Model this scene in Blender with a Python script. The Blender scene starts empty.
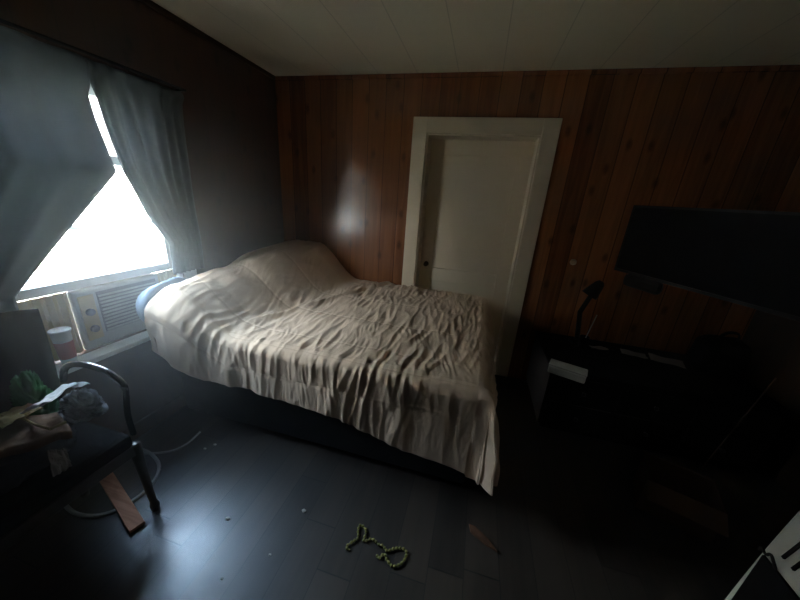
import bpy, bmesh, math, random
from mathutils import Vector, Matrix, noise
random.seed(7)
C = bpy.context.scene.collection
PI = math.pi

# ------------------------------------------------------------------ camera
H = 1.5
FPX = 299.0
fwd = Vector((83, -97, 299.0)).normalized()
up_ = Vector((-62, 864, 299.0)); up_ = (up_ - fwd * up_.dot(fwd)).normalized()
rgt = up_.cross(fwd)
ROW = Matrix((rgt, fwd, -up_))                 # camera (right, down, forward) -> world
def ray(px, py): return ROW @ Vector((px - 400, py - 300, FPX))
def at_z(px, py, z):
    r = ray(px, py); r = r * ((z - H) / r.z); return Vector((r.x, r.y, z))
def at_y(px, py, y):
    r = ray(px, py); r = r * (y / r.y); return Vector((r.x, y, r.z + H))
def at_x(px, py, x):
    r = ray(px, py); r = r * (x / r.x); return Vector((x, r.y, r.z + H))
cam = bpy.data.cameras.new('camera'); cam.sensor_width = 36; cam.lens = FPX / 800 * 36
cam.clip_start = 0.02
co = bpy.data.objects.new('camera', cam); C.objects.link(co)
cx, cy, cz = ROW.col[0], ROW.col[1], ROW.col[2]
M = Matrix(((cx[0], -cy[0], -cz[0], 0), (cx[1], -cy[1], -cz[1], 0), (cx[2], -cy[2], -cz[2], H), (0, 0, 0, 1)))
co.matrix_world = M
bpy.context.scene.camera = co

# ------------------------------------------------------------------ materials
def mat(name, col, rough=0.6, col2=None, scale=8.0, stretch=(1, 1, 1), bump=0.0, bscale=None, metal=0.0, spec=0.5,
        sheen=0.0, detail=4, coat=0.0, transl=None):
    m = bpy.data.materials.new(name); m.use_nodes = True
    nt = m.node_tree; b = nt.nodes['Principled BSDF']
    b.inputs['Base Color'].default_value = (*col, 1); b.inputs['Roughness'].default_value = rough
    b.inputs['Metallic'].default_value = metal; b.inputs['Specular IOR Level'].default_value = spec
    b.inputs['Sheen Weight'].default_value = sheen; b.inputs['Coat Weight'].default_value = coat
    tc = nt.nodes.new('ShaderNodeTexCoord'); mp = nt.nodes.new('ShaderNodeMapping')
    mp.inputs['Scale'].default_value = stretch
    nt.links.new(tc.outputs['Object'], mp.inputs['Vector'])
    nz = nt.nodes.new('ShaderNodeTexNoise'); nz.inputs['Scale'].default_value = scale; nz.inputs['Detail'].default_value = detail
    nt.links.new(mp.outputs['Vector'], nz.inputs['Vector'])
    c2 = col2 or tuple(c * 0.8 for c in col)
    mx = nt.nodes.new('ShaderNodeMix'); mx.data_type = 'RGBA'
    mx.inputs[6].default_value = (*col, 1); mx.inputs[7].default_value = (*c2, 1)
    rp = nt.nodes.new('ShaderNodeMapRange'); rp.inputs[1].default_value = 0.35; rp.inputs[2].default_value = 0.65
    nt.links.new(nz.outputs['Fac'], rp.inputs[0]); nt.links.new(rp.outputs[0], mx.inputs[0])
    nt.links.new(mx.outputs[2], b.inputs['Base Color'])
    if bump:
        n2 = nt.nodes.new('ShaderNodeTexNoise'); n2.inputs['Scale'].default_value = bscale or scale * 4
        nt.links.new(mp.outputs['Vector'], n2.inputs['Vector'])
        bp = nt.nodes.new('ShaderNodeBump'); bp.inputs['Strength'].default_value = bump; bp.inputs['Distance'].default_value = 0.01
        nt.links.new(n2.outputs['Fac'], bp.inputs['Height']); nt.links.new(bp.outputs['Normal'], b.inputs['Normal'])
    if transl:
        t = nt.nodes.new('ShaderNodeBsdfTranslucent'); t.inputs['Color'].default_value = (*transl, 1)
        ad = nt.nodes.new('ShaderNodeAddShader')
        nt.links.new(b.outputs[0], ad.inputs[0]); nt.links.new(t.outputs[0], ad.inputs[1])
        nt.links.new(ad.outputs[0], nt.nodes['Material Output'].inputs['Surface'])
    return m

def plank_mat(name, across, along, width, dark, light, rough, groove=0.04, knots=True, butt=None, tint=0.5, bump=0.35, coat=0.0, rvar=0.12, gdark=0.18, tintspec=None):
    """boards side by side along axis 'across', grain running along axis 'along' (0,1,2)"""
    m = bpy.data.materials.new(name); m.use_nodes = True
    nt = m.node_tree; N = nt.nodes; L = nt.links; b = N['Principled BSDF']
    def math_(op, a, v=None, w=None):
        n = N.new('ShaderNodeMath'); n.operation = op
        for i, x in enumerate((a, v, w)):
            if x is None: continue
            if isinstance(x, (int, float)): n.inputs[i].default_value = x
            else: L.new(x, n.inputs[i])
        return n.outputs[0]
    tc = N.new('ShaderNodeTexCoord'); sp = N.new('ShaderNodeSeparateXYZ'); L.new(tc.outputs['Object'], sp.inputs[0])
    a = sp.outputs[across]; g = sp.outputs[along]
    q = math_('DIVIDE', a, width); idx = math_('FLOOR', q); fr = math_('SUBTRACT', q, idx)
    wn = N.new('ShaderNodeTexWhiteNoise'); wn.noise_dimensions = '1D'; L.new(idx, wn.inputs['W'])
    rnd = wn.outputs['Value']
    edge = math_('MINIMUM', fr, math_('SUBTRACT', 1.0, fr))
    gap = math_('LESS_THAN', edge, groove)
    gv = g
    if butt:
        off = math_('MULTIPLY', rnd, butt * 7)
        q2 = math_('DIVIDE', math_('ADD', g, off), butt); i2 = math_('FLOOR', q2); f2 = math_('SUBTRACT', q2, i2)
        e2 = math_('MINIMUM', f2, math_('SUBTRACT', 1.0, f2))
        gap = math_('MAXIMUM', gap, math_('LESS_THAN', e2, 0.0025))
        w2 = N.new('ShaderNodeTexWhiteNoise'); w2.noise_dimensions = '2D'
        cb = N.new('ShaderNodeCombineXYZ'); L.new(idx, cb.inputs[0]); L.new(i2, cb.inputs[1]); L.new(cb.outputs[0], w2.inputs['Vector'])
        rnd = w2.outputs['Value']
    cv = N.new('ShaderNodeCombineXYZ')
    L.new(math_('MULTIPLY', a, 26.0), cv.inputs[0]); L.new(math_('MULTIPLY', g, 1.6), cv.inputs[1]); L.new(math_('MULTIPLY', rnd, 37.0), cv.inputs[2])
    nz = N.new('ShaderNodeTexNoise'); nz.inputs['Scale'].default_value = 1.0; nz.inputs['Detail'].default_value = 6; nz.inputs['Distortion'].default_value = 0.9
    L.new(cv.outputs[0], nz.inputs['Vector'])
    fac = math_('ADD', math_('MULTIPLY', math_('SUBTRACT', nz.outputs['Fac'], 0.5), 1.3), math_('ADD', math_('MULTIPLY', math_('SUBTRACT', rnd, 0.5), tint), 0.5))
    mx = N.new('ShaderNodeMix'); mx.data_type = 'RGBA'; mx.clamp_factor = True
    mx.inputs[6].default_value = (*dark, 1); mx.inputs[7].default_value = (*light, 1); L.new(fac, mx.inputs[0])
    col = mx.outputs[2]
    if knots:
        kv = N.new('ShaderNodeCombineXYZ')
        L.new(math_('MULTIPLY', a, 5.0), kv.inputs[0]); L.new(math_('MULTIPLY', g, 2.6), kv.inputs[1])
        vo = N.new('ShaderNodeTexVoronoi'); vo.voronoi_dimensions = '2D'; vo.inputs['Scale'].default_value = 1.0; L.new(kv.outputs[0], vo.inputs['Vector'])
        kf = N.new('ShaderNodeMapRange'); kf.inputs[1].default_value = 0.04; kf.inputs[2].default_value = 0.13; kf.inputs[3].default_value = 0.6; kf.inputs[4].default_value = 0.0
        L.new(vo.outputs['Distance'], kf.inputs[0])
        mk = N.new('ShaderNodeMix'); mk.data_type = 'RGBA'; L.new(kf.outputs[0], mk.inputs[0]); L.new(col, mk.inputs[6])
        mk.inputs[7].default_value = (*[c * 0.25 for c in dark], 1); col = mk.outputs[2]
    mg = N.new('ShaderNodeMix'); mg.data_type = 'RGBA'; L.new(gap, mg.inputs[0]); L.new(col, mg.inputs[6]); mg.inputs[7].default_value = (*[c * gdark for c in dark], 1)
    L.new(mg.outputs[2], b.inputs['Base Color'])
    L.new(math_('ADD', rough - rvar * 0.5, math_('MULTIPLY', nz.outputs['Fac'], rvar)), b.inputs['Roughness'])
    b.inputs['Coat Weight'].default_value = coat; b.inputs['Coat Roughness'].default_value = 0.25
    if tintspec: b.inputs['Specular Tint'].default_value = (*tintspec, 1); b.inputs['Specular IOR Level'].default_value = 1.0
    hgt = math_('SUBTRACT', math_('ADD', math_('MULTIPLY', nz.outputs['Fac'], 0.25), math_('MULTIPLY', rnd, 0.3)), math_('MULTIPLY', gap, 1.0))
    bp = N.new('ShaderNodeBump'); bp.inputs['Strength'].default_value = bump; bp.inputs['Distance'].default_value = 0.006
    L.new(hgt, bp.inputs['Height']); L.new(bp.outputs['Normal'], b.inputs['Normal'])
    return m

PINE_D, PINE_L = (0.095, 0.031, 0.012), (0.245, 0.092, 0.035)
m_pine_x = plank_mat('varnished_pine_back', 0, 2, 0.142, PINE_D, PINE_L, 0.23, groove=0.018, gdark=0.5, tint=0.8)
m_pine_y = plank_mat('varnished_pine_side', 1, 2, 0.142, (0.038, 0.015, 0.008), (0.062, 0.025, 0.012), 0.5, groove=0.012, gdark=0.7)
m_pine_dimmed = plank_mat('pine_dimmed', 1, 2, 0.142, (0.022, 0.010, 0.005), (0.042, 0.019, 0.009), 0.6, groove=0.015, gdark=0.6)  # pine colour darkened for right and front walls, to cut bounced light
m_floor = plank_mat('dark_floor_planks', 0, 1, 0.15, (0.022, 0.018, 0.015), (0.060, 0.046, 0.036), 0.40, groove=0.010, tintspec=(0.76, 0.86, 1.0), coat=0.7, knots=False, butt=0.95, tint=0.8, bump=0.3, rvar=0.18)
m_ceil = plank_mat('painted_ceiling_panels', 0, 1, 0.305, (0.72, 0.655, 0.49), (0.75, 0.685, 0.52), 0.7, gdark=0.75, groove=0.008, knots=False, tint=0.2, bump=0.12)
m_white = mat('cream_paint', (0.68, 0.575, 0.44), 0.42, (0.65, 0.545, 0.41), 5, bump=0.03)
m_whitew = mat('white_window_paint', (0.80, 0.82, 0.80), 0.45)
m_blanket = mat('beige_comforter', (0.71, 0.535, 0.395), 0.9, (0.67, 0.50, 0.365), 5, bump=0.12, bscale=260, sheen=0.1, spec=0.15)
m_sheet = mat('white_sheet', (0.62, 0.65, 0.68), 0.9)
m_pillow = mat('pale_blue_pillow', (0.42, 0.53, 0.66), 0.9, bump=0.1, bscale=200)
m_base = mat('charcoal_bed_fabric', (0.020, 0.021, 0.024), 0.95, bump=0.2, bscale=300, spec=0.1)
m_curtain = mat('grey_curtain', (0.065, 0.074, 0.079), 0.95, (0.058, 0.067, 0.072), 30, bump=0.1, bscale=400, spec=0.05, transl=(0.076, 0.083, 0.087))
m_black = mat('black_lacquer', (0.011, 0.010, 0.010), 0.7, spec=0.1)
m_blackm = mat('black_metal', (0.02, 0.02, 0.022), 0.4, metal=0.6)
m_chair = mat('dark_wood', (0.016, 0.012, 0.011), 0.4, coat=0.2)
m_gloss = mat('black_gloss_arm', (0.03, 0.03, 0.032), 0.22, coat=0.6)
m_seat = mat('black_upholstery', (0.010, 0.010, 0.011), 0.95, spec=0.05)
m_screen = mat('tv_screen', (0.006, 0.006, 0.007), 0.7, spec=0.03)
m_plastic = mat('white_plastic', (0.80, 0.76, 0.66), 0.5)
m_ac = mat('aged_plastic', (0.46, 0.45, 0.40), 0.6)
m_acdark = mat('vent_dark', (0.20, 0.195, 0.18), 0.7)
m_yellow = mat('yellowed_plastic', (0.55, 0.43, 0.22), 0.6)
m_red = mat('red_print', (0.42, 0.10, 0.08), 0.6)
m_cup = mat('paper_cup', (0.70, 0.70, 0.68), 0.7)
m_paper = mat('paper', (0.55, 0.52, 0.48), 0.9)
m_brown = mat('brown_paper', (0.15, 0.085, 0.05), 0.9, (0.11, 0.06, 0.035), 12)
m_tan = mat('tan_paper', (0.50, 0.42, 0.24), 0.9)
m_green = mat('green_cloth', (0.035, 0.16, 0.05), 0.9, (0.02, 0.11, 0.04), 14)
m_navy = mat('navy_cloth', (0.035, 0.042, 0.055), 0.95, bump=0.15, bscale=200)
m_greyc = mat('grey_blue_cloth', (0.42, 0.46, 0.52), 0.95, (0.03, 0.035, 0.045), 26)
m_cord = mat('grey_cable', (0.30, 0.31, 0.31), 0.45)
m_wood = mat('reddish_wood', (0.50, 0.25, 0.17), 0.7, (0.36, 0.16, 0.10), 6, (1, 12, 12))
m_bead = mat('olive_beads', (0.34, 0.30, 0.10), 0.4, (0.16, 0.18, 0.05), 60)
m_knob = mat('aged_brass', (0.10, 0.075, 0.05), 0.4, metal=0.7)
m_card = mat('cardboard', (0.09, 0.05, 0.032), 0.9)
m_siding = mat('white_siding', (0.80, 0.80, 0.78), 0.8)
m_grass = mat('dry_yard', (0.45, 0.43, 0.36), 1.0, (0.35, 0.36, 0.26), 2)

def glass_mat():
    m = bpy.data.materials.new('window_glass'); m.use_nodes = True; nt = m.node_tree
    nt.nodes.remove(nt.nodes['Principled BSDF'])
    t = nt.nodes.new('ShaderNodeBsdfTransparent'); t.inputs[0].default_value = (0.95, 0.97, 0.96, 1)
    g = nt.nodes.new('ShaderNodeBsdfGlossy'); g.inputs['Roughness'].default_value = 0.02
    f = nt.nodes.new('ShaderNodeLayerWeight'); f.inputs[0].default_value = 0.12
    mx = nt.nodes.new('ShaderNodeMixShader')
    nt.links.new(f.outputs['Facing'], mx.inputs[0]); nt.links.new(t.outputs[0], mx.inputs[1]); nt.links.new(g.outputs[0], mx.inputs[2])
    nt.links.new(mx.outputs[0], nt.nodes['Material Output'].inputs['Surface'])
    return m
m_glass = glass_mat()

# ------------------------------------------------------------------ geometry helpers
def obj(name, bm, m, parent=None, smooth=False, bevel=0.0):
    bmesh.ops.recalc_face_normals(bm, faces=bm.faces)
    me = bpy.data.meshes.new(name); bm.to_mesh(me); bm.free()
    me.materials.append(m)
    if smooth:
        for p in me.polygons: p.use_smooth = True
    o = bpy.data.objects.new(name, me); C.objects.link(o)
    if parent:
        o.parent = parent
        o.matrix_parent_inverse = Matrix.Translation(parent.location).inverted() @ Matrix.Identity(4) if not parent.parent else Matrix.Identity(4)
    if bevel:
        b = o.modifiers.new('bevel', 'BEVEL'); b.width = bevel; b.segments = 2; b.limit_method = 'ANGLE'
    return o
def tag(o, label=None, cat=None, group=None, kind=None):
    if label: o['label'] = label
    if cat: o['category'] = cat
    if group: o['group'] = group
    if kind: o['kind'] = kind
    return o
def empty(name, loc=(0, 0, 0), **k):
    o = bpy.data.objects.new(name, None); C.objects.link(o); o.location = loc; o.empty_display_size = 0.05
    return tag(o, **k)
def box(bm, x0, x1, y0, y1, z0, z1, mtx=None):
    vs = [bm.verts.new((x, y, z)) for x in (x0, x1) for y in (y0, y1) for z in (z0, z1)]
    for f in ((0, 1, 3, 2), (4, 6, 7, 5), (0, 4, 5, 1), (2, 3, 7, 6), (0, 2, 6, 4), (1, 5, 7, 3)):
        bm.faces.new([vs[i] for i in f])
    if mtx: bmesh.ops.transform(bm, matrix=mtx, verts=vs)
    return bm
def bx(*a, mtx=None): return box(bmesh.new(), *a, mtx=mtx)
def tube(bm, pts, rad, n=10, caps=True, flat=None):
    pts = [Vector(p) for p in pts]; rings = []
    R = rad if isinstance(rad, (list, tuple)) else [rad] * len(pts)
    prev = None
    for i, p in enumerate(pts):
        t = (pts[min(i + 1, len(pts) - 1)] - pts[max(i - 1, 0)]).normalized()
        ref = prev if prev else (Vector((0, 0, 1)) if abs(t.z) < 0.9 else Vector((0, 1, 0)))
        a = (ref - t * ref.dot(t)).normalized(); prev = a; b = t.cross(a)
        ra = R[i]; rb = ra * (flat or 1)
        rings.append([bm.verts.new(p + a * ra * math.cos(2 * PI * k / n) + b * rb * math.sin(2 * PI * k / n)) for k in range(n)])
    for r0, r1 in zip(rings, rings[1:]):
        for k in range(n): bm.faces.new((r0[k], r0[(k + 1) % n], r1[(k + 1) % n], r1[k]))
    if caps: bm.faces.new(rings[0]); bm.faces.new(rings[-1])
    return bm
def spline(P, n=8, closed=False):
    P = [Vector(p) for p in P]; out = []; m = len(P)
    for i in range(m if closed else m - 1):
        if closed: a, b, c, d = P[i - 1], P[i], P[(i + 1) % m], P[(i + 2) % m]
        else: a, b, c, d = P[max(i - 1, 0)], P[i], P[i + 1], P[min(i + 2, m - 1)]
        for k in range(n):
            t = k / n
            out.append(0.5 * ((2 * b) + (c - a) * t + (2 * a - 5 * b + 4 * c - d) * t * t + (3 * b - a - 3 * c + d) * t ** 3))
    out.append(out[0].copy() if closed else P[-1].copy())
    return out
def lathe(bm, prof, c=(0, 0, 0), n=24, mtx=None):
    rings = []; vs = []
    for r, z in prof:
        ring = [bm.verts.new((c[0] + r * math.cos(2 * PI * k / n), c[1] + r * math.sin(2 * PI * k / n), c[2] + z)) for k in range(n)]
        rings.append(ring); vs += ring
    for a, b in zip(rings, rings[1:]):
        for k in range(n): bm.faces.new((a[k], a[(k + 1) % n], b[(k + 1) % n], b[k]))
    bm.faces.new(rings[0]); bm.faces.new(rings[-1])
    if mtx: bmesh.ops.transform(bm, matrix=mtx, verts=vs)
    return bm
def prism(bm, poly, axis, a0, a1):
    """poly of 2-D points extruded along axis (0,1,2) from a0 to a1"""
    def p3(p, a):
        v = list(p); v.insert(axis, a); return v
    A = [bm.verts.new(p3(p, a0)) for p in poly]; B = [bm.verts.new(p3(p, a1)) for p in poly]
    bm.faces.new(A); bm.faces.new(B[::-1])
    for i in range(len(poly)):
        j = (i + 1) % len(poly); bm.faces.new((A[i], A[j], B[j], B[i]))
    return bm
def grid(fn, nu, nv):
    bm = bmesh.new(); g = [[bm.verts.new(fn(i / nu, j / nv)) for j in range(nv + 1)] for i in range(nu + 1)]
    for i in range(nu):
        for j in range(nv): bm.faces.new((g[i][j], g[i + 1][j], g[i + 1][j + 1], g[i][j + 1]))
    return bm
def solid(o, t, off=-1, sub=0):
    s = o.modifiers.new('solid', 'SOLIDIFY'); s.thickness = t; s.offset = off
    return o
def sm(a, b, x):
    t = min(1, max(0, (x - a) / (b - a))); return t * t * (3 - 2 * t)
def rigid(x, y, s=1.0, seed=0):
    return 1 - 2 * abs(noise.noise(Vector((x * s, y * s, seed))))
def heap(name, c, size, m, parent=None, seed=0, fold=0.25, rotz=0.0, freq=2.2):
    """a crumpled flat heap of cloth standing on z = c.z"""
    bm = bmesh.new(); bmesh.ops.create_icosphere(bm, subdivisions=5, radius=1)
    ca, sa = math.cos(rotz), math.sin(rotz)
    for v in bm.verts:
        p = v.co.copy()
        k = 1 + fold * (rigid(p.x + 2 * p.z, p.y * 0.6, freq, seed) - 0.4) + 0.22 * noise.noise(p * 1.3 + Vector((seed, 3, 1)))
        q = Vector((p.x * k * size[0], p.y * k * size[1], max(-0.28, p.z) * k * size[2]))
        q.z = max(q.z + 0.28 * size[2], 0.0)
        v.co = Vector((c[0] + q.x * ca - q.y * sa, c[1] + q.x * sa + q.y * ca, c[2] + q.z))
    return obj(name, bm, m, parent, smooth=True)

# ------------------------------------------------------------------ room shell
XL, XR, YB, YF, ZC = -1.84, 2.0, 2.6, -1.3, 2.38
T = 0.14
tag(obj('floor', bx(XL - T, XR + T, YF - T, YB + T, -0.1, 0), m_floor), kind='structure')
tag(obj('ceiling', bx(XL - T, XR + T, YF - T, YB + T, ZC, ZC + 0.1), m_ceil), kind='structure')
# left wall with the window opening
WY0, WY1, WZ0, WZ1 = 0.70, 1.50, 0.64, 1.93
bm = bmesh.new()
box(bm, XL - T, XL, YF - T, WY0, 0, ZC); box(bm, XL - T, XL, WY1, YB + T, 0, ZC)
box(bm, XL - T, XL, WY0, WY1, 0, WZ0); box(bm, XL - T, XL, WY0, WY1, WZ1, ZC)
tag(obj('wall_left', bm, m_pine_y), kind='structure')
# back wall with the door recess
DX0, DX1, DZ = -0.50, 0.335, 1.985
bm = bmesh.new()
TB = 0.19
box(bm, XL, DX0, YB, YB + TB, 0, ZC); box(bm, DX1, XR, YB, YB + TB, 0, ZC); box(bm, DX0, DX1, YB, YB + TB, DZ, ZC)
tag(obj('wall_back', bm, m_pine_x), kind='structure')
tag(obj('door_light_block', bx(DX0 - 0.1, DX1 + 0.1, YB + TB + 0.001, YB + TB + 0.06, 0, DZ + 0.1), m_black), kind='structure')  # unseen backing added behind the door to stop a light leak
tag(obj('wall_right', bx(XR, XR + T, YF - T, YB + T, 0, ZC), m_pine_dimmed), kind='structure')
tag(obj('wall_front', bx(XL, XR, YF - T, YF, 0, ZC), m_pine_dimmed), kind='structure')
bm = bx(XL, DX0 - 0.12, YB - 0.014, YB - 0.001, 0, 0.10); box(bm, DX1 + 0.125, XR, YB - 0.014, YB - 0.001, 0, 0.10)
tag(obj('baseboard_back', bm, m_pine_x, bevel=0.003), kind='structure')
tag(obj('baseboard_left', bx(XL + 0.001, XL + 0.014, YF, YB - 0.015, 0, 0.10), m_pine_y, bevel=0.003), kind='structure')
tag(obj('trim_1', bx(XL + 0.001, XR - 0.001, YB - 0.02, YB - 0.001, ZC - 0.03, ZC - 0.001), m_pine_x, bevel=0.004), kind='structure')
tag(obj('trim_2', bx(XL + 0.001, XL + 0.02, YF, YB - 0.021, ZC - 0.03, ZC - 0.001), m_pine_y, bevel=0.004), kind='structure')

# ------------------------------------------------------------------ door
d = empty('door_1', ((DX0 + DX1) / 2, YB, 0), kind='structure')
bm = bmesh.new()
box(bm, DX0 - 0.115, DX0, YB - 0.022, YB - 0.001, 0, DZ + 0.11)
box(bm, DX1, DX1 + 0.115, YB - 0.022, YB - 0.001, 0, DZ + 0.11)
box(bm, DX0, DX1, YB - 0.022, YB - 0.001, DZ, DZ + 0.11)
obj('door_casing', bm, m_white, d, bevel=0.004)
bm = bmesh.new()
box(bm, DX0, DX0 + 0.012, YB - 0.001, YB + TB, 0, DZ); box(bm, DX1 - 0.012, DX1, YB - 0.001, YB + TB, 0, DZ); box(bm, DX0 + 0.012, DX1 - 0.012, YB - 0.001, YB + TB, DZ - 0.012, DZ)
obj('door_jamb', bm, m_white, d)
dx0, dx1, yd = DX0 + 0.014, DX1 - 0.014, YB + 0.15
bm = bx(dx0, dx1, yd, yd + 0.035, 0.006, DZ - 0.014)
for x0, x1, z0, z1 in ((dx0, dx0 + 0.11, 0.006, DZ - .014), (dx1 - 0.11, dx1, 0.006, DZ - .014), (dx0 + 0.11, dx1 - 0.11, DZ - 0.13, DZ - .014),
                       (dx0 + 0.11, dx1 - 0.11, 0.006, 0.22), (dx0 + 0.11, dx1 - 0.11, 0.78, 0.9)):
    box(bm, x0, x1, yd - 0.012, yd, z0, z1)
slab = obj('door_panel', bm, m_white, d, bevel=0.004)
kx, kz = -0.43, 0.93
rot = Matrix.Translation((kx, yd - 0.012, kz)) @ Matrix.Rotation(PI / 2, 4, 'X')
k = obj('door_knob', lathe(bmesh.new(), [(0.023, 0), (0.023, 0.005), (0.009, 0.009), (0.009, 0.028), (0.017, 0.034), (0.020, 0.043), (0.016, 0.052), (0.004, 0.06)], n=20, mtx=rot), m_knob, d, smooth=True)
tag(k, 'small dark round door knob')

# ------------------------------------------------------------------ window
w = empty('window_1', (XL, (WY0 + WY1) / 2, WZ0), kind='structure')
bm = bmesh.new()
tw = 0.085
box(bm, XL + 0.001, XL + 0.02, WY0 - tw, WY0, WZ0, WZ1 + 0.04); box(bm, XL + 0.001, XL + 0.02, WY1, WY1 + tw, WZ0, WZ1 + 0.04)
box(bm, XL + 0.001, XL + 0.02, WY0, WY1, WZ1, WZ1 + 0.04)
box(bm, XL - T, XL + 0.001, WY0, WY0 + 0.02, WZ0, WZ1); box(bm, XL - T, XL + 0.001, WY1 - 0.02, WY1, WZ0, WZ1)
box(bm, XL - T, XL + 0.001, WY0 + 0.02, WY1 - 0.02, WZ1 - 0.02, WZ1)
obj('window_frame', bm, m_whitew, w, bevel=0.003)
obj('window_sill', bx(XL - T, XL + 0.085, WY0 - 0.08, WY1 + 0.08, WZ0 - 0.028, WZ0 - 0.001), m_whitew, w, bevel=0.004)
def sash(x, z0, z1, low=0.045):
    bm = bmesh.new(); y0, y1 = WY0 + 0.022, WY1 - 0.022; s = 0.045
    box(bm, x, x + 0.035, y0, y0 + s, z0, z1); box(bm, x, x + 0.035, y1 - s, y1, z0, z1)
    box(bm, x, x + 0.035, y0 + s, y1 - s, z0, z0 + low); box(bm, x, x + 0.035, y0 + s, y1 - s, z1 - s, z1)
    o = obj('window_sash', bm, m_whitew, w, bevel=0.003)
    g = obj('pane', bx(x + 0.015, x + 0.019, y0 + s + .001, y1 - s - .001, z0 + low + .001, z1 - s - .001), m_glass, o)
    return o
SB = 0.965
sash(XL - 0.055, SB, 1.60); sash(XL - 0.098, 1.24, WZ1 - 0.022, 0.024)

# ------------------------------------------------------------------ air conditioner in the window
ac = empty('air_conditioner', (XL, 1.12, WZ0), label='window air conditioner unit in yellowed plastic held under the raised sash', cat='air conditioner')
ay0, ay1, az0, az1 = 0.925, 1.345, WZ0 + 0.004, SB - 0.004
obj('body', bx(XL - 0.42, XL - 0.005, ay0, ay1, az0, az1), m_ac, ac, bevel=0.012)
bm = bmesh.new()
for i in range(11):
    z = az0 + 0.075 + i * 0.019; box(bm, XL - 0.004, XL + 0.004, ay0 + 0.10, ay1 - 0.03, z, z + 0.009)
obj('front_grille', bm, m_ac, ac)
obj('intake_panel', bx(XL - 0.0045, XL - 0.002, ay0 + 0.095, ay1 - 0.025, az0 + 0.07, az1 - 0.025), m_acdark, ac)
obj('control_panel', bx(XL - 0.0045, XL + 0.002, ay0 + 0.015, ay0 + 0.08, az0 + 0.05, az1 - 0.03), m_yellow, ac, bevel=0.003)
for i in range(2):
    rt = Matrix.Translation((XL + 0.002, ay0 + 0.047, az0 + 0.11 + i * 0.09)) @ Matrix.Rotation(PI / 2, 4, 'Y')
    obj('control_knob', lathe(bmesh.new(), [(0.018, 0), (0.018, 0.012), (0.012, 0.016)], n=16, mtx=rt), m_acdark, ac, smooth=True)
def accordion(y0, y1):
    n = 10; poly = []
    for i in range(n + 1): poly.append((XL - 0.03 + (0.012 if i % 2 else 0), y0 + (y1 - y0) * i / n))
    poly += [(p[0] - 0.006, p[1]) for p in reversed(poly)]
    return obj('side_panel', prism(bmesh.new(), poly, 2, az0, az1), m_yellow, ac)
accordion(WY0 + 0.022, ay0 - 0.002); accordion(ay1 + 0.002, WY1 - 0.022)

# cup on the sill
cb = at_x(68, 356, XL + 0.045); cb.z = WZ0
cup = empty('drink_cup', cb, label='large white paper drink cup with a red print standing on the window sill', cat='cup')
c0 = lambda prof: lathe(bmesh.new(), prof, cb, 28)
obj('cup_body', c0([(0.025, 0.0), (0.026, 0.002), (0.034, 0.165), (0.036, 0.168), (0.036, 0.172), (0.032, 0.172)]), m_cup, cup, smooth=True)
obj('print_band', c0([(0.0282, 0.035), (0.0286, 0.0355), (0.0328, 0.12), (0.0325, 0.1205)]), m_red, cup, smooth=True)
obj('rim', c0([(0.037, 0.168), (0.038, 0.171), (0.038, 0.176), (0.036, 0.179), (0.033, 0.178)]), m_cup, cup, smooth=True)

# ------------------------------------------------------------------ curtains and rod
rod = empty('curtain_rod', (XL + 0.075, 1.0, 2.0), label='thin dark curtain rod above the window', cat='curtain rod')
obj('rod', tube(bmesh.new(), [(XL + 0.075, 0.12, 2.0), (XL + 0.075, 1.645, 2.0)], 0.007), m_base, rod, smooth=True)
for y in (0.14, 1.635):
    obj('bracket', tube(bmesh.new(), [(XL + 0.001, y, 2.0), (XL + 0.07, y, 2.0)], 0.007), m_blackm, rod, smooth=True)
def pw(pts, x):
    if x <= pts[0][0]: return pts[0][1]
    for (a, b), (c, d_) in zip(pts, pts[1:]):
        if x <= c: return b + (d_ - b) * (x - a) / (c - a)
    return pts[-1][1]
def curtain(edge, outer, label, seed, zbot, flip):
    """edge / outer: lists of (z up, y)"""
    def fn(u, v):
        z = 1.985 + (zbot - 1.985) * v
        off = 0.066 if flip > 0 else 0.048
        a = pw(outer, z); b = pw(edge, z)
        y = a + (b - a) * u
        amp = 0.014 + 0.010 * v
        amp = amp if flip > 0 else amp * 0.7
        x = XL + off + amp * math.sin((u * 9 + seed + 0.5 * noise.noise(Vector((u * 3, v * 2, seed)))) * 2 * PI * (0.72)) + 0.012 * noise.noise(Vector((u * 6, v * 3, seed + 5)))
        if z > 1.93: x = XL + 0.075 + (x - XL - 0.075) * 0.6 + 0.006 * math.sin(z * 300)
        return Vector((x, y, z))
    o = solid(obj('curtain', grid(fn, 90, 70), m_curtain, smooth=True), 0.002, 0)
    return tag(o, label, 'curtain')
def cz(p): v = at_x(p[0], p[1], XL + 0.066); return (v.z, v.y)
eL = sorted([cz(p) for p in ((89, 94), (96, 118), (117, 172), (66, 234), (15, 297))]) 
eL = [(0.3, eL[0][1] - 0.03)] + eL + [(1.885, eL[-1][1] + 0.02), (2.1, eL[-1][1] + 0.02)]
eR = sorted([cz(p) for p in ((97, 94), (107, 125), (125, 172), (150, 215), (172, 243), (176, 280))])
eR = [(0.3, eR[0][1])] + eR + [(1.885, eL[-1][1] + 0.002), (2.1, eL[-1][1] + 0.002)]
curtain(eL, [(0.3, 0.20), (2.1, 0.16)], 'left grey curtain panel swept aside from the bright window gap', 0.2, 0.885, 1)
curtain(eR, [(0.3, 1.60), (2.1, 1.645)], 'right grey curtain panel hanging between the window gap and the bed corner', 1.3, 0.95, -1)

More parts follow.
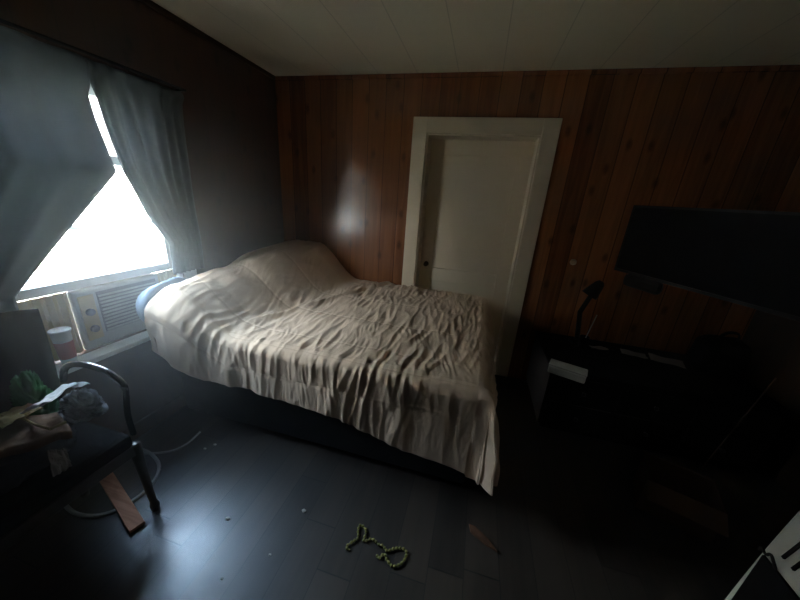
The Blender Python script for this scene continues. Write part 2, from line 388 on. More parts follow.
# ------------------------------------------------------------------ bed
BX0, BX1, BY0, BY1 = -1.74, 0.135, 1.275, 2.54
bed = empty('bed', ((BX0 + BX1) / 2, (BY0 + BY1) / 2, 0), label='full size bed on a low black base in the back left corner', cat='bed')
obj('bed_base', bx(BX0, BX1 - 0.01, BY0, BY1, 0.05, 0.40), m_base, bed, bevel=0.02)
obj('mattress', bx(BX0 - 0.005, BX1 - 0.015, BY0, BY1, 0.402, 0.63), m_sheet, bed, bevel=0.05)
for x in (BX0 + 0.08, BX1 - 0.1):
    for y in (BY0 + 0.08, BY1 - 0.08): obj('leg', bx(x - 0.03, x + 0.03, y - 0.03, y + 0.03, 0, 0.05), m_black, bed)
# pale pillow poking out at the head
def pillow(name, c, size, rz, tilt, m):
    bm = bmesh.new(); bmesh.ops.create_uvsphere(bm, u_segments=48, v_segments=24, radius=1)
    for v in bm.verts:
        p = v.co
        def sq(a, e): return math.copysign(abs(a) ** e, a)
        r = math.hypot(p.x, p.y) or 1e-6
        s = max(abs(p.x), abs(p.y)) / r if r > 1e-4 else 1.0; k = (1 / s) * 0.72 + 0.28
        x, y = p.x * k, p.y * k
        z = sq(p.z, 0.9) * (1 + 0.15 * noise.noise(Vector((p.x * 2, p.y * 2, 3))))
        v.co = Vector((x * size[0], y * size[1], z * size[2]))
    bmesh.ops.transform(bm, matrix=Matrix.Translation(c) @ Matrix.Rotation(rz, 4, 'Z') @ Matrix.Rotation(tilt, 4, 'Y'), verts=bm.verts)
    return obj(name, bm, m, smooth=True)
pl = pillow('pillow', (-1.762, 1.34, 0.795), (0.045, 0.20, 0.14), 0.0, 0.0, m_pillow)
tag(pl, 'pale blue pillow squeezed upright between the beige comforter and the window air conditioner', 'pillow')

# comforter: a draped sheet with puckers
def top_h(x, y):
    base = 0.675 + 0.055 * sm(1.25, 2.45, y)
    xb = -1.25 + max(0.0, min(y, 2.4) - 1.5) * 0.24
    e = xb - x
    r = sm(0.0, 0.42, e)
    pil = (0.245 + 0.065 * sm(1.25, 2.0, y)) * r
    pil *= 1 - 0.10 * math.exp(-((y - 1.72) / 0.10) ** 2)
    return base + pil
hemZ = [(-1.9, 0.63), (-1.69, 0.60), (-1.6, 0.52), (-1.43, 0.43), (-0.84, 0.395), (-0.62, 0.385), (-0.49, 0.35), (-0.33, 0.30), (-0.2, 0.265), (0.0, 0.25), (0.13, 0.22), (0.3, 0.15)]
CX0, CX1 = -1.69, 0.17
CY0, CY1 = 1.225, 2.575
NU, NV = 420, 300
FOOT = 0.46
def comforter(u, v):
    # u runs head -> foot and over the end, v runs from the wall to the near side and down it
    Lx = CX1 - CX0; U = u * (Lx + FOOT)
    Ly = CY1 - CY0; SIDE = 0.52; V = v * (Ly + SIDE)
    r = 0.055
    a = max(0.0, U - (Lx - r)); b = max(0.0, V - (Ly - r))
    x = CX0 + min(U, Lx - r); y = CY1 - min(V, Ly - r)
    zt = top_h(x, y)
    # drop lengths, scaled so that the hem follows the photo
    hz = pw(hemZ, x if a <= 0 else CX1 + 0.1 * a)
    zt0 = zt
    maxb = SIDE + r; target = zt0 - hz + r
    bs = b * target / maxb
    def arc(s):        # rounded edge: (out, down)
        q = r * PI / 2
        if s <= 0: return 0, 0
        if s < q: return r * math.sin(s / r), r * (1 - math.cos(s / r))
        return r, r + s - q
    ox, dx = arc(a); oy, dy = arc(bs)
    wrk = 0.0
    nrm_top = 1.0
    # pucker field, long direction across the bed
    wx = x + (0 if a <= 0 else dx); wy = y - dy
    warp = 0.05 * noise.noise(Vector((wx * 3, wy * 3, 1.7)))
    skew = (wy - 1.2) * 0.10
    f1 = rigid((wx + warp - skew) / 0.054, wy / 0.24, 1.0, 4.2)
    f2 = rigid((wx - warp * 1.5 + skew * 0.5) / 0.030, wy / 0.14, 1.0, 9.1)
    f3 = noise.noise(Vector((wx * 5, wy * 5, 2.0)))
    pk = (0.0098 * max(f1, -0.2) + 0.0048 * max(f2, -0.3)) * (0.9 + 0.7 * noise.noise(Vector((wx * 2.3, wy * 2.3, 6.6)))) + 0.009 * f3
    onp = sm(0.02, 0.3, (-1.30 + max(0.0, y - 1.5) * 0.5) - x)      # smoother over the pillows
    fade = 1 - 0.6 * onp * sm(1.35, 1.6, y)
    fade *= 1 - 0.55 * sm(CX1 - 0.45, CX1 - 0.1, x) * sm(1.6, 1.25, y)
    pk *= fade
    # stitched seams
    sd = abs(dy - 0.155 - 0.015 * noise.noise(Vector((x * 4, 0, 0)))) if b > 0 else abs(((CY1 - y) % 0.33) - 0.165) + 0.006
    seam = math.exp(-(sd / 0.010) ** 2)
    pk -= (0.004 if b > 0 else 0.004) * seam * (1 if x < -0.05 else 0.3)
    ridge = 0.022 * math.exp(-(((-1.30 + max(0.0, y - 1.5) * 0.5) - x + 0.02) / 0.03) ** 2) * sm(1.35, 1.55, y)
    corner = min(a, bs)
    X, Y, Z = x + ox, y - oy, zt - max(dx, dy)
    if a > 0 and bs > 0:
        # hanging corner: gather into a cone of folds
        ang = math.atan2(bs, a)
        D = max(dx, dy) - 0.05 * min(dx, dy)
        mn = min(dx, dy); bulge = 0.02 + 0.36 * mn * (1 - 1.35 * mn) + 0.035 * sm(0, 0.25, mn) * math.sin(ang * 14.0 + 1.0) + 0.02 * noise.noise(Vector((a * 6, bs * 6, 2)))
        X = x + r * min(1, a / r) * 0.9 + bulge * math.cos(ang) * 1.1
        Y = y - r * min(1, bs / r) * 0.9 - bulge * math.sin(ang) * 0.8
        Z = zt - D
    elif b > 0:
        t = sm(0.0, 0.25, dy)
        sf = 1 - 0.65 * sm(-0.40, -0.08, x)
        fold = 0.022 * t * noise.noise(Vector((x * 9, dy * 2, 8))) + 0.010 * t * rigid(x / 0.075, dy * 1.6, 1.0, 3.3)
        fold *= sf; pk *= 1 - t * (1 - 0.75 * sf)
        Y -= 0.012 * t + fold * 0.8
        hb = sm(-1.30, -1.62, x)
        Y -= pk * 0.85 + 0.075 * hb * sm(0.0, 0.12, dy); X -= 0.03 * hb * sm(0.0, 0.12, dy) * sm(-1.55, -1.69, x); Z += pk * 0.25 * (1 - t)
    elif a > 0:
        t = sm(0.0, 0.3, dx)
        X += 0.02 * t * math.sin((y) * 2 * PI / 0.3) + pk + 0.05 * t
    else:
        Z += pk + ridge
    if x < CX0 + 0.03 and b > 0: X += 0.03 * noise.noise(Vector((1, dy * 8, 3)))
    return Vector((X, min(Y, 2.585), max(Z, 0.05)))
cf = tag(obj('comforter', grid(comforter, NU, NV), m_blanket, smooth=True), 'rumpled beige puckered comforter draped over the bed down to the floor at its foot corner', 'comforter')
solid(cf, 0.012, -1)

# ------------------------------------------------------------------ armchair at the left with its heap
AX, AY = -1.55, 0.43
ch = empty('armchair', (AX, AY, 0), label='black armchair with curved glossy arms and heaped clothes beside the window', cat='chair')
obj('seat', bx(-1.69, -1.30, 0.13, 0.712, 0.40, 0.47), m_seat, ch, bevel=0.02)
bm = bmesh.new()
box(bm, -1.325, -1.297, 0.13, 0.725, 0.36, 0.41); box(bm, -1.69, -1.326, 0.70, 0.725, 0.36, 0.41); box(bm, -1.69, -1.326, 0.13, 0.155, 0.36, 0.41)
obj('seat_rail', bm, m_chair, ch, bevel=0.004)
def leg(x, y, dx, dy, top):
    p = [(x, y, top), (x + dx * 0.2, y + dy * 0.2, 0.30), (x + dx * 0.7, y + dy * 0.7, 0.10), (x + dx * 0.9, y + dy * 0.9, 0.055), (x + dx, y + dy, 0.03), (x + dx, y + dy, 0.0)]
    return tube(bmesh.new(), p, [0.024, 0.020, 0.015, 0.014, 0.020, 0.016], 12)
for y, s in ((0.715, 1), (0.145, -1)):
    obj('leg', leg(-1.315, y, 0.005, 0.012 * s, 0.40), m_chair, ch, smooth=True)
    obj('leg', leg(-1.67, y - 0.04 * s, -0.02, 0.0, 0.40), m_chair, ch, smooth=True)
    yy = y + 0.01 * s
    arm = spline([(-1.665, yy, 0.64), (-1.63, yy, 0.705), (-1.57, yy, 0.742), (-1.49, yy, 0.758), (-1.40, yy, 0.755), (-1.335, yy, 0.735), (-1.295, yy, 0.70), (-1.30, yy, 0.65), (-1.32, yy, 0.55), (-1.318, yy, 0.45)], 5)
    obj('arm', tube(bmesh.new(), arm[:31], 0.012, 12, flat=1.2), m_gloss, ch, smooth=True)
    obj('arm_support', tube(bmesh.new(), arm[30:], 0.010, 12, flat=1.2), m_seat, ch, smooth=True)
bm = grid(lambda u, v: Vector((-1.665 - 0.03 * v + 0.02 * math.sin(PI * v), 0.14 + 0.545 * u + 0.045 * v * (2 * u - 1), 0.475 + v * 0.525 - 0.03 * (2 * u - 1) ** 2 * v)), 20, 16)
solid(obj('backrest', bm, m_seat, ch, smooth=True), 0.035, 0)

ZS = 0.472
g = heap('sweater', (-1.515, 0.42, ZS), (0.12, 0.19, 0.30), m_navy, seed=8, fold=0.3)
for v in g.data.vertices:
    v.co.z = min(v.co.z, 0.585 + 0.012 * noise.noise(v.co * 9)); v.co.x = max(-1.635, min(v.co.x, -1.325)); v.co.y = max(0.17, min(v.co.y, 0.685))
tag(g, 'dark navy sweater spread flat under the other clothes on the armchair', 'sweater')
tag(heap('shirt', (-1.555, 0.58, 0.60), (0.042, 0.042, 0.115), m_green, seed=3, fold=0.7, freq=3.0), 'crumpled green shirt on top of the heap at the back of the armchair', 'shirt')
tc_ = at_z(95, 398, 0.64)
tag(heap('towel', (tc_.x, min(tc_.y, 0.645), 0.60), (0.065, 0.042, 0.065), m_greyc, seed=15, fold=0.6, freq=3.0), 'grey and white patterned towel crumpled beside the chair arm', 'towel')
# pale cloth strip lying over the heap
def ribbon(name, pts, width, m, seed=0, parent=None, wave=0.012):
    P = spline(pts, 8); side = Vector((0.35, 1, 0)).normalized()
    n = len(P) - 1
    def fn(u, v):
        i = u * n; k = min(int(i), n - 1); p = P[k].lerp(P[k + 1], i - k)
        wv = wave * noise.noise(Vector((u * 6, v * 3, seed)))
        return p + side * (v - 0.5) * width + Vector((0, 0, wv - 0.25 * width * (v - .5) ** 2))
    return solid(obj(name, grid(fn, n * 2, 8), m, parent, smooth=True), 0.003, 0)
tag(ribbon('scarf', [at_z(30, 409, 0.75), at_z(38, 405, 0.77), at_z(47, 400, 0.76), at_z(58, 392, 0.74), at_z(70, 384, 0.72), at_z(82, 386, 0.71)], 0.045, m_sheet, 2), 'pale blue grey scarf strip snaking across the heap on the armchair', 'scarf')
# brown paper bag with a pale folded edge, at the front of the seat
bag = empty('paper_bag', (-1.50, 0.40, ZS), label='brown paper bag with a pale folded edge lying at the front of the armchair seat', cat='bag')
def bagf(u, v):
    a = at_z(-40, 428, 0.645).lerp(at_z(56, 412, 0.645), u); b = at_z(-40, 462, 0.645).lerp(at_z(72, 432, 0.645), u)
    p = a.lerp(b, v); p.z += 0.015 * math.sin(PI * v) + 0.008 * noise.noise(Vector((u * 5, v * 5, 0))) ; return p
bg = grid(bagf, 24, 12)
solid(obj('bag_body', bg, m_brown, bag, smooth=True), 0.03, -1)
obj('folded_edge', tube(bmesh.new(), [at_z(22, 418, 0.668), at_z(36, 425, 0.672), at_z(50, 429, 0.672), at_z(66, 422, 0.668)], 0.006, 8, flat=0.5), m_tan, bag)
pc = at_z(16, 414, 0.69)
tag(solid(obj('paper_wad', grid(lambda u, v: pc + Vector(((u - .5) * 0.08, (v - .5) * 0.10, 0.02 * noise.noise(Vector((u * 4, v * 4, 6))))), 10, 10), m_tan, smooth=False), 0.002, 0), 'yellowish crumpled paper sheet on the brown paper bag', 'paper')
# white plastic wrapper hanging over the seat rail
def wrap(u, v):
    a = at_x(47, 450, -1.285).lerp(at_x(66, 449, -1.285), u); b = at_x(53, 477, -1.285).lerp(at_x(72, 466, -1.285), u)
    p = a.lerp(b, v); p.x += 0.008 * noise.noise(Vector((u * 5, v * 5, 1))); p.z += 0.012 * noise.noise(Vector((u * 4, 0, 2))); return p
tag(solid(obj('plastic_wrapper', grid(wrap, 12, 10), mat('cloudy_plastic', (0.30, 0.29, 0.27), 0.35)), 0.002, 0), 'pale plastic wrapper hanging over the front rail of the armchair', 'wrapper')

# ------------------------------------------------------------------ things on the floor
cab = [at_z(px, py, 0.008) for px, py in ((118, 452), (134, 449), (148, 452), (158, 462), (158, 473), (150, 486), (134, 500), (112, 512), (90, 516), (73, 512), (64, 502), (63, 490), (70, 480))]
cab2 = [at_z(px, py, 0.008) for px, py in ((140, 453), (158, 453), (175, 450), (188, 443), (200, 432))]
bm = tube(bmesh.new(), spline(cab, 6), 0.0085, 8); tube(bm, spline(cab2, 6), 0.006, 8)
tag(obj('floor_cable', bm, m_cord, smooth=True), 'grey cable looped on the floor under the armchair', 'cable')
p0, p1 = at_z(104, 474, 0.006), at_z(138, 529, 0.006)
dv = (p1 - p0); ln = dv.length
mt = Matrix.Translation((p0 + p1) / 2 + Vector((0, 0, 0.002))) @ Matrix.Rotation(math.atan2(dv.y, dv.x), 4, 'Z')
tag(obj('wood_strip', bx(-ln / 2, ln / 2, -0.028, 0.028, 0.0, 0.016, mtx=mt), m_wood, bevel=0.002), 'reddish wooden strip lying on the floor beside the chair leg', 'wood strip')
SC = [((228, 520), 0.011, 'left of the white floor crumbs in the open floor before the bed'),]
def crumb(px, py, s, label):
    p = at_z(px, py, 0.001); bm = bmesh.new(); bmesh.ops.create_icosphere(bm, subdivisions=2, radius=1)
    for v in bm.verts:
        k = 1 + 0.35 * noise.noise(v.co * 1.7 + Vector((px, py, 0))); v.co = Vector((p.x + v.co.x * k * s, p.y + v.co.y * k * s * 0.75, p.z + (v.co.z + 0.8) * s * 0.4))
    tag(obj('paper_scrap', bm, m_paper), label, 'scrap', 'small white scraps on the floor')
crumb(228, 519, 0.011, 'white paper scrap on the bare floor in the bluish reflection before the bed')
crumb(304, 511, 0.011, 'white paper scrap on the floor midway between the beaded cord and the bed')
crumb(205, 449, 0.009, 'small white scrap close to the bed base, nearer the cable end')
crumb(215, 445, 0.010, 'small white scrap touching the shadow of the bed base')
crumb(270, 555, 0.006, 'tiny pale speck on the floor left of the beaded cord')
crumb(160, 470, 0.006, 'tiny pale speck on the floor at the loop of the grey cable')
crumb(222, 579, 0.007, 'thin pale speck at the front of the floor, nearest the viewer')
# beaded cord
cd = [at_z(px, py, 0.008) for px, py in ((350, 550), (346, 547), (352, 542), (358, 538), (358, 530), (361, 525), (366, 531), (364, 541), (372, 539), (378, 544), (383, 546), (387, 551), (393, 549), (400, 548), (406, 551), (405, 559), (399, 565), (392, 566), (387, 560), (384, 554), (379, 558), (377, 556))]
S = spline(cd, 8); rope = empty('beaded_cord', S[60], label='tangled olive beaded cord lying on the floor in front of the bed', cat='cord')
obj('string', tube(bmesh.new(), S, 0.003, 6), m_bead, rope, smooth=True)
bm = bmesh.new(); acc = 0
for a, b in zip(S, S[1:]):
    acc += (b - a).length
    if acc > 0.014:
        acc = 0; bmesh.ops.create_icosphere(bm, subdivisions=2, radius=0.0068, matrix=Matrix.Translation(b + Vector((0, 0, 0.001))))
bd = obj('beads', bm, m_bead, rope, smooth=True); bd['kind'] = 'stuff'
# splinter
p0, p1 = at_z(468, 526, 0.006), at_z(497, 552, 0.006); dv = p1 - p0; ln = dv.length
mt = Matrix.Translation((p0 + p1) / 2 + Vector((0, 0, -0.002))) @ Matrix.Rotation(math.atan2(dv.y, dv.x), 4, 'Z')
tag(obj('wood_splinter', bmesh_ := prism(bmesh.new(), [(-ln / 2, 0.008), (-ln / 3, -0.018), (ln / 6, -0.014), (ln / 2, 0), (ln / 8, 0.016), (-ln / 3, 0.02)], 2, 0, 0.01), mat('brown_bark', (0.17, 0.085, 0.05), 0.5, (0.08, 0.04, 0.025), 30)), 'pointed brown wood splinter on the dark floor below the comforter corner', 'splinter')
obs = bpy.data.objects['wood_splinter']; obs.data.transform(mt)

# ------------------------------------------------------------------ right side: dresser and what stands on it
RX0, RX1, RY0, RY1, RZ = 0.60, 1.86, 1.93, 2.57, 0.50
dr = empty('dresser', ((RX0 + RX1) / 2, (RY0 + RY1) / 2, 0), label='long low black dresser along the back wall under the television', cat='dresser')
bm = bx(RX0, RX1, RY0 + 0.02, RY1, 0.05, RZ - 0.025); box(bm, RX0 + 0.03, RX1 - 0.03, RY0 + 0.05, RY1 - 0.02, 0, 0.05)
obj('carcass', bm, m_black, dr, bevel=0.004)
obj('top', bx(RX0 - 0.01, RX1 + 0.01, RY0, RY1 + 0.005, RZ - 0.025, RZ), m_black, dr, bevel=0.004)
for i in range(3):
    for j in range(2):
        x0 = RX0 + 0.02 + i * 0.41; z0 = 0.07 + j * 0.20
        dw = obj('drawer', bx(x0, x0 + 0.395, RY0 + 0.004, RY0 + 0.0195, z0, z0 + 0.185), m_black, dr, bevel=0.004)
        rt = Matrix.Translation((x0 + 0.197, RY0 + 0.004, z0 + 0.095)) @ Matrix.Rotation(PI / 2, 4, 'X')
        obj('knob', lathe(bmesh.new(), [(0.006, 0), (0.006, 0.012), (0.013, 0.018), (0.011, 0.026)], n=14, mtx=rt), m_blackm, dw, smooth=True)
# white box
a, b = at_z(549, 366, RZ + 0.03), at_z(586, 378, RZ + 0.03); dv = b - a; ln = dv.length
mt = Matrix.Translation(((a.x + b.x) / 2, (a.y + b.y) / 2, RZ + 0.001)) @ Matrix.Rotation(math.atan2(dv.y, dv.x), 4, 'Z')
wb = empty('white_box', ((a.x + b.x) / 2, (a.y + b.y) / 2, RZ), label='small white plastic box near the left front edge of the dresser', cat='box')
obj('body', bx(-ln / 2, ln / 2, -0.035, 0.055, 0, 0.05, mtx=mt), m_ac, wb, bevel=0.008)
obj('lid', bx(-ln / 2 - 0.002, ln / 2 + 0.002, -0.037, 0.057, 0.051, 0.062, mtx=mt), m_ac, wb, bevel=0.004)
def sheet(px, py, sx, sy, rz, label, m=m_paper, z=RZ + 0.003, name='paper_sheet'):
    c = at_z(px, py, z)
    mt = Matrix.Translation(c) @ Matrix.Rotation(rz, 4, 'Z')
    bm = grid(lambda u, v: mt @ Vector(((u - .5) * sx, (v - .5) * sy, 0.012 + 0.014 * noise.noise(Vector((u * 2.2 + px, v * 2.2, 4))))), 8, 8)
    tag(solid(obj(name, bm, m, smooth=True), 0.002, 0), label, 'paper', 'papers on the dresser')
m_dim = mat('dull_paper', (0.32, 0.27, 0.24), 0.9)
sheet(666, 362, 0.20, 0.12, -0.3, 'pale crumpled paper on the dresser top, the right one of the papers', m_dim)
sheet(633, 355, 0.16, 0.09, -0.2, 'pale paper on the dresser top between two other papers', m_dim)
sheet(598, 349, 0.12, 0.05, 0.1, 'narrow pale paper on the dresser top, the left one of the papers', m_dim)
# small dark desk lamp with a bent arm
lp = at_z(572, 336, RZ); lp = Vector((lp.x, min(lp.y, 2.46), RZ + 0.001))
lamp = empty('desk_lamp', lp, label='dark bent arm desk lamp at the back of the dresser beside the door', cat='lamp')
obj('base', lathe(bmesh.new(), [(0.06, 0), (0.062, 0.01), (0.05, 0.018), (0.012, 0.022)], lp, 24), m_black, lamp, smooth=True)
hd = at_y(596, 288, lp.y); el = at_y(580, 312, lp.y)
obj('arm', tube(bmesh.new(), [lp + Vector((0, 0, 0.02)), el, hd], 0.017, 10), m_black, lamp, smooth=True)
dirv = (Vector((hd.x - 0.05, hd.y, hd.z - 0.1)) - hd).normalized()
mt = Matrix.Translation(hd) @ dirv.to_track_quat('Z', 'Y').to_matrix().to_4x4()
obj('lamp_shade', lathe(bmesh.new(), [(0.018, -0.06), (0.032, -0.04), (0.045, 0.01), (0.058, 0.07), (0.054, 0.07), (0.03, 0.02)], n=24, mtx=mt), m_black, lamp, smooth=True)
# pen holder with a pale pencil
ph = at_z(584, 338, RZ); ph = Vector((ph.x, min(ph.y, 2.50), RZ + 0.001))
ph = Vector((0.90, 2.38, RZ + 0.001))
tag(obj('pencil_cup', lathe(bmesh.new(), [(0.030, 0), (0.032, 0.09), (0.028, 0.09), (0.027, 0.01)], ph, 20), m_black, smooth=True), 'short black pencil cup on the dresser top', 'cup')
e0 = at_y(584, 331, 2.38); e1 = at_y(597, 315, 2.38)
tag(obj('pencil', tube(bmesh.new(), [ph + Vector((0, 0, 0.03)), e1], 0.004, 8), m_dim), 'thin pale pencil slanting out of the pencil cup', 'pencil')
# television on a swivel arm
ta = at_y(632, 205, 2.30); tb = at_y(617, 270, 2.30)
ztop, zbot = ta.z, tb.z; tx = (ta.x + tb.x) / 2
wd = Vector((0.44, -0.90, 0)).normalized(); nn = Vector((wd.y, -wd.x, 0))     # along the screen, and the facing side
if nn.x > 0: nn = -nn
W = 0.95
mt = Matrix(((wd.x, nn.x, 0, tx), (wd.y, nn.y, 0, 2.30), (0, 0, 1, zbot), (0, 0, 0, 1)))
tv = empty('television', (1.60, 2.55, 1.3), label='black flat television on a swivel arm above the dresser, turned towards the bed', cat='television')
hh = ztop - zbot
obj('housing', bx(0, W, -0.035, 0.0, 0, hh, mtx=mt), m_black, tv, bevel=0.006)
obj('screen', bx(0.014, W - 0.014, 0.0005, 0.003, 0.018, hh - 0.014, mtx=mt), m_screen, tv)
bm = bx(0, 0.012, 0.001, 0.006, 0, hh, mtx=mt); box(bm, W - 0.012, W, 0.001, 0.006, 0, hh, mtx=mt); box(bm, 0.012, W - 0.012, 0.001, 0.006, 0, 0.016, mtx=mt); box(bm, 0.012, W - 0.012, 0.001, 0.006, hh - 0.012, hh, mtx=mt)
obj('bezel', bm, mat('bezel_black', (0.014, 0.013, 0.012), 0.6, spec=0.2), tv)
obj('back_bulge', bx(0.14, W - 0.14, -0.075, -0.036, 0.05, hh - 0.08, mtx=mt), m_black, tv, bevel=0.015)
pb = mt @ Vector((W / 2, -0.076, hh / 2))
bm = tube(bmesh.new(), [pb, Vector((1.62, 2.2, pb.z)), Vector((1.66, 2.575, pb.z))], 0.02, 10)
obj('swivel_arm', bm, m_blackm, tv)
obj('wall_plate', bx(1.58, 1.74, 2.57, 2.598, pb.z - 0.14, pb.z + 0.14), m_blackm, tv, bevel=0.004)
# black speaker box hanging below the set, seen as the dark lump under its far lower corner
obj('speaker', bx(0.07, 0.31, -0.055, 0.0, -0.085, -0.001, mtx=mt), m_black, tv, bevel=0.028)
# small pale wall hook
hk = at_y(573, 262, YB)
rt = Matrix.Translation((hk.x, YB - 0.001, hk.z)) @ Matrix.Rotation(PI / 2, 4, 'X')
tag(obj('wall_hook', lathe(bmesh.new(), [(0.024, 0), (0.024, 0.006), (0.012, 0.010), (0.012, 0.02), (0.018, 0.026), (0.014, 0.034)], n=18, mtx=rt), mat('dull_ivory', (0.36, 0.29, 0.22), 0.6), smooth=True), 'small round ivory hook on the pine wall right of the door', 'hook')
# backpack at the right end of the dresser
bp_ = empty('backpack', (1.70, 2.30, RZ), label='black backpack slumped on the right end of the dresser', cat='bag')
bm = bmesh.new(); bmesh.ops.create_icosphere(bm, subdivisions=4, radius=1)
for v in bm.verts:
    p = v.co; k = 1 + 0.10 * noise.noise(p * 2.0)
    v.co = Vector((1.70 + 0.14 * k * math.copysign(abs(p.x) ** 0.7, p.x), 2.32 + 0.11 * k * math.copysign(abs(p.y) ** 0.7, p.y), max(RZ + 0.002, RZ + 0.13 + 0.135 * k * math.copysign(abs(p.z) ** 0.75, p.z))))
obj('bag_body', bm, m_seat, bp_, smooth=True)
bm = bmesh.new(); bmesh.ops.create_icosphere(bm, subdivisions=3, radius=1)
for v in bm.verts: v.co = Vector((1.68 + 0.09 * v.co.x, 2.205 + 0.035 * v.co.y, RZ + 0.085 + 0.075 * v.co.z))
obj('front_pocket', bm, m_seat, bp_, smooth=True)
obj('strap', tube(bmesh.new(), spline([(1.64, 2.30, RZ + 0.25), (1.66, 2.27, RZ + 0.31), (1.72, 2.27, RZ + 0.31), (1.75, 2.30, RZ + 0.25)], 6), 0.010, 8, flat=0.5), m_seat, bp_, smooth=True)
# thin pale rod leaning from the floor against the dresser end
r0 = at_y(748, 412, 1.88); r1 = at_y(776, 378, 1.92)
lo = r0 + (r0 - r1) * ((r0.z - 0.004) / (r1.z - r0.z))
tag(obj('thin_rod', tube(bmesh.new(), [lo, r0, r1], 0.0035, 8), m_card, smooth=True), 'thin pale rod leaning up at the right front of the dresser', 'rod')
# cardboard box on the floor before the dresser
c = at_z(676, 492, 0.12); mt = Matrix.Translation((c.x, c.y, 0.001)) @ Matrix.Rotation(-0.35, 4, 'Z')
cbx = empty('cardboard_box', (c.x, c.y, 0), label='dim brown cardboard box on the floor in front of the dresser', cat='box')
bm = bx(-0.15, 0.15, -0.11, -0.106, 0, 0.2, mtx=mt); box(bm, -0.15, 0.15, 0.106, 0.11, 0, 0.2, mtx=mt); box(bm, -0.15, -0.146, -0.106, 0.106, 0, 0.2, mtx=mt); box(bm, 0.146, 0.15, -0.106, 0.106, 0, 0.2, mtx=mt); box(bm, -0.146, 0.146, -0.106, 0.106, 0, 0.004, mtx=mt)
obj('body', bm, m_card, cbx)
for s in (-1, 1):
    fm = mt @ Matrix.Translation((0, 0.110 * s, 0.2)) @ Matrix.Rotation(-s * 0.5, 4, 'X')
    obj('flap', bx(-0.148, 0.148, min(0, s * 0.10), max(0, s * 0.10), 0.0, 0.004, mtx=fm), m_card, cbx)

# ------------------------------------------------------------------ white appliance at the lower right
ap = empty('portable_heater', (1.18, 0.68, 0), label='white plastic appliance with black front panel and slotted vents in the lower right corner', cat='appliance')
def far(z): return 0.895 + 0.045 * (1 - ((z - 0.0) / 0.9) ** 2) - 0.005
poly = [(far(z), z) for z in [0.02 + 0.86 * i / 16 for i in range(17)]]
poly += [(far(0.88) - 0.03, 0.93), (far(0.88) - 0.09, 0.95), (0.52, 0.95), (0.47, 0.93), (0.45, 0.88), (0.44, 0.02)]
body = obj('body', prism(bmesh.new(), poly, 0, 1.0, 1.34), m_plastic, ap, bevel=0.014)
bm = bx(0.990, 0.9995, 0.47, 0.902, 0.06, 0.535)
obj('front_panel', bm, m_black, ap, bevel=0.003)
bm = bmesh.new()
for i in range(11):
    y = 0.853 - i * 0.03
    mt = Matrix.Translation((0.997, y, 0.655)) @ Matrix.Rotation(0.16, 4, 'X'); box(bm, -0.003, 0.0028, -0.0035, 0.0035, -0.075, 0.075, mtx=mt)
obj('vent_slots', bm, m_black, ap)
bm = tube(bmesh.new(), spline([(0.992, 0.915, 0.535), (0.985, 0.905, 0.555), (0.985, 0.89, 0.55), (0.985, 0.88, 0.565), (0.985, 0.865, 0.555), (0.992, 0.86, 0.538)], 6), 0.004, 8)
obj('latch', bm, mat('dark_latch', (0.03, 0.022, 0.018), 0.7), ap, smooth=True)
for y in (0.5, 0.86):
    for x in (1.05, 1.29): obj('foot', lathe(bmesh.new(), [(0.02, 0), (0.02, 0.025)], (x, y, 0), 14), m_black, ap)

# ------------------------------------------------------------------ outside
tag(obj('yard', bx(-16, XL - T - 0.02, -12, 16, -0.75, -0.70), m_grass), kind='structure')
nh = empty('neighbour_house', (-6.2, 1.5, -0.7), label='white sided neighbouring house seen through the window gap', cat='house')
obj('foundation', bx(-7.98, -6.02, -3.4, 7.4, -0.70, -0.5), m_ac, nh)
bm = bmesh.new()
for i in range(14):
    z = -0.5 + i * 0.18
    prism(bm, [(-3.5, 0), (-3.5, 0), ] if False else [(-6.0, z), (-6.03, z + 0.18), (-8.0, z + 0.18), (-8.0, z)], 1, -3.5, 7.5)
obj('siding', bm, m_siding, nh)
obj('roof', prism(bmesh.new(), [(-5.6, 2.02), (-8.0, 3.4), (-8.0, 3.2), (-5.7, 1.95)], 1, -3.9, 7.9), m_acdark, nh)

# ------------------------------------------------------------------ light
wd_ = bpy.data.worlds.new('world'); bpy.context.scene.world = wd_; wd_.use_nodes = True
nt = wd_.node_tree; bgn = nt.nodes['Background']
tc = nt.nodes.new('ShaderNodeTexCoord'); sp = nt.nodes.new('ShaderNodeSeparateXYZ'); nt.links.new(tc.outputs['Generated'], sp.inputs[0])
rp = nt.nodes.new('ShaderNodeValToRGB'); nt.links.new(sp.outputs['Z'], rp.inputs[0])
rp.color_ramp.elements[0].position = 0.0; rp.color_ramp.elements[0].color = (1.0, 0.97, 0.92, 1)
rp.color_ramp.elements[1].position = 0.7; rp.color_ramp.elements[1].color = (0.56, 0.74, 1.0, 1)
nt.links.new(rp.outputs[0], bgn.inputs[0]); bgn.inputs[1].default_value = 58.0
sun = bpy.data.lights.new('sun', 'SUN'); sun.energy = 220; sun.angle = 0.01; sun.color = (1.0, 0.93, 0.80)
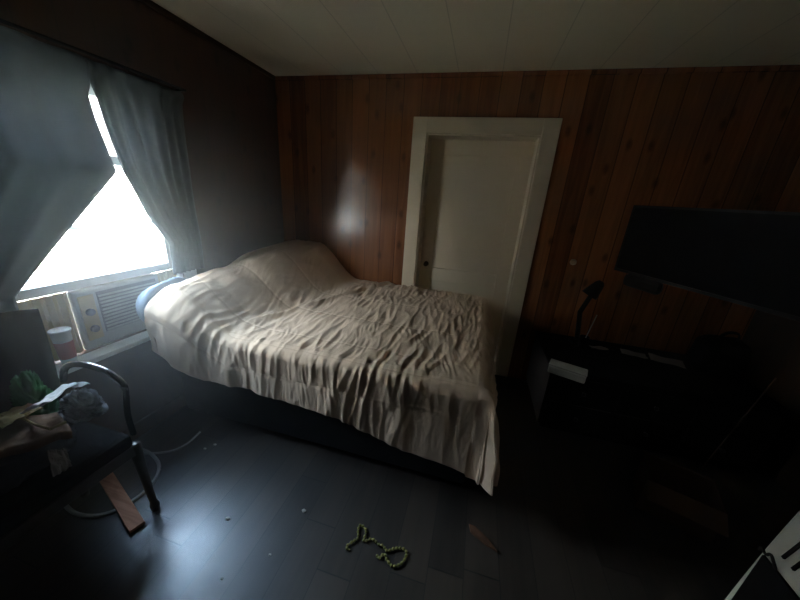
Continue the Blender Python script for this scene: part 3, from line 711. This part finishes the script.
so = bpy.data.objects.new('sun', sun); C.objects.link(so); so.location = (3, 0, 6); so.rotation_euler = (0.25, math.radians(40), 0)
pt = bpy.data.lights.new('window_portal', 'AREA'); pt.shape = 'RECTANGLE'; pt.size = WY1 - WY0; pt.size_y = WZ1 - WZ0; pt.cycles.is_portal = True
po = bpy.data.objects.new('window_portal', pt); C.objects.link(po); po.location = (XL - T - 0.01, (WY0 + WY1) / 2, (WZ0 + WZ1) / 2)
po.rotation_euler = (0, -PI / 2, 0)
hm = bpy.data.materials.new('glare_veil'); hm.use_nodes = True; hn = hm.node_tree; hn.nodes.remove(hn.nodes['Principled BSDF'])  # added scattering volume, imitates lens veiling glare around the window
vs = hn.nodes.new('ShaderNodeVolumeScatter'); vs.inputs['Color'].default_value = (0.95, 0.98, 1.0, 1);  vs.inputs['Anisotropy'].default_value = 0.35
htc = hn.nodes.new('ShaderNodeTexCoord'); hd_ = hn.nodes.new('ShaderNodeVectorMath'); hd_.operation = 'DISTANCE'; hd_.inputs[1].default_value = (XL + 0.1, 1.1, 1.05)
hn.links.new(htc.outputs['Object'], hd_.inputs[0])
hr = hn.nodes.new('ShaderNodeMapRange'); hr.interpolation_type = 'SMOOTHERSTEP'; hr.inputs[1].default_value = 0.0; hr.inputs[2].default_value = 1.3; hr.inputs[3].default_value = 0.19; hr.inputs[4].default_value = 0.004
hn.links.new(hd_.outputs['Value'], hr.inputs[0]); hn.links.new(hr.outputs[0], vs.inputs['Density'])
hn.links.new(vs.outputs[0], hn.nodes['Material Output'].inputs['Volume'])
tag(obj('haze', bx(XL - 0.6, XR + 0.07, YF - 0.07, YB + 0.22, -0.05, ZC + 0.05), hm), 'thin added haze volume imitating the lens glare around the bright window', 'haze', kind='stuff')
sc = bpy.context.scene
sc.cycles.volume_bounces = 1
sc.view_settings.view_transform = 'Standard'; sc.view_settings.look = 'None'; sc.view_settings.exposure = 0.18
sc.cycles.max_bounces = 10; sc.cycles.diffuse_bounces = 6; sc.cycles.transparent_max_bounces = 12
sc.cycles.use_denoising = True; sc.cycles.sample_clamp_indirect = 8.0
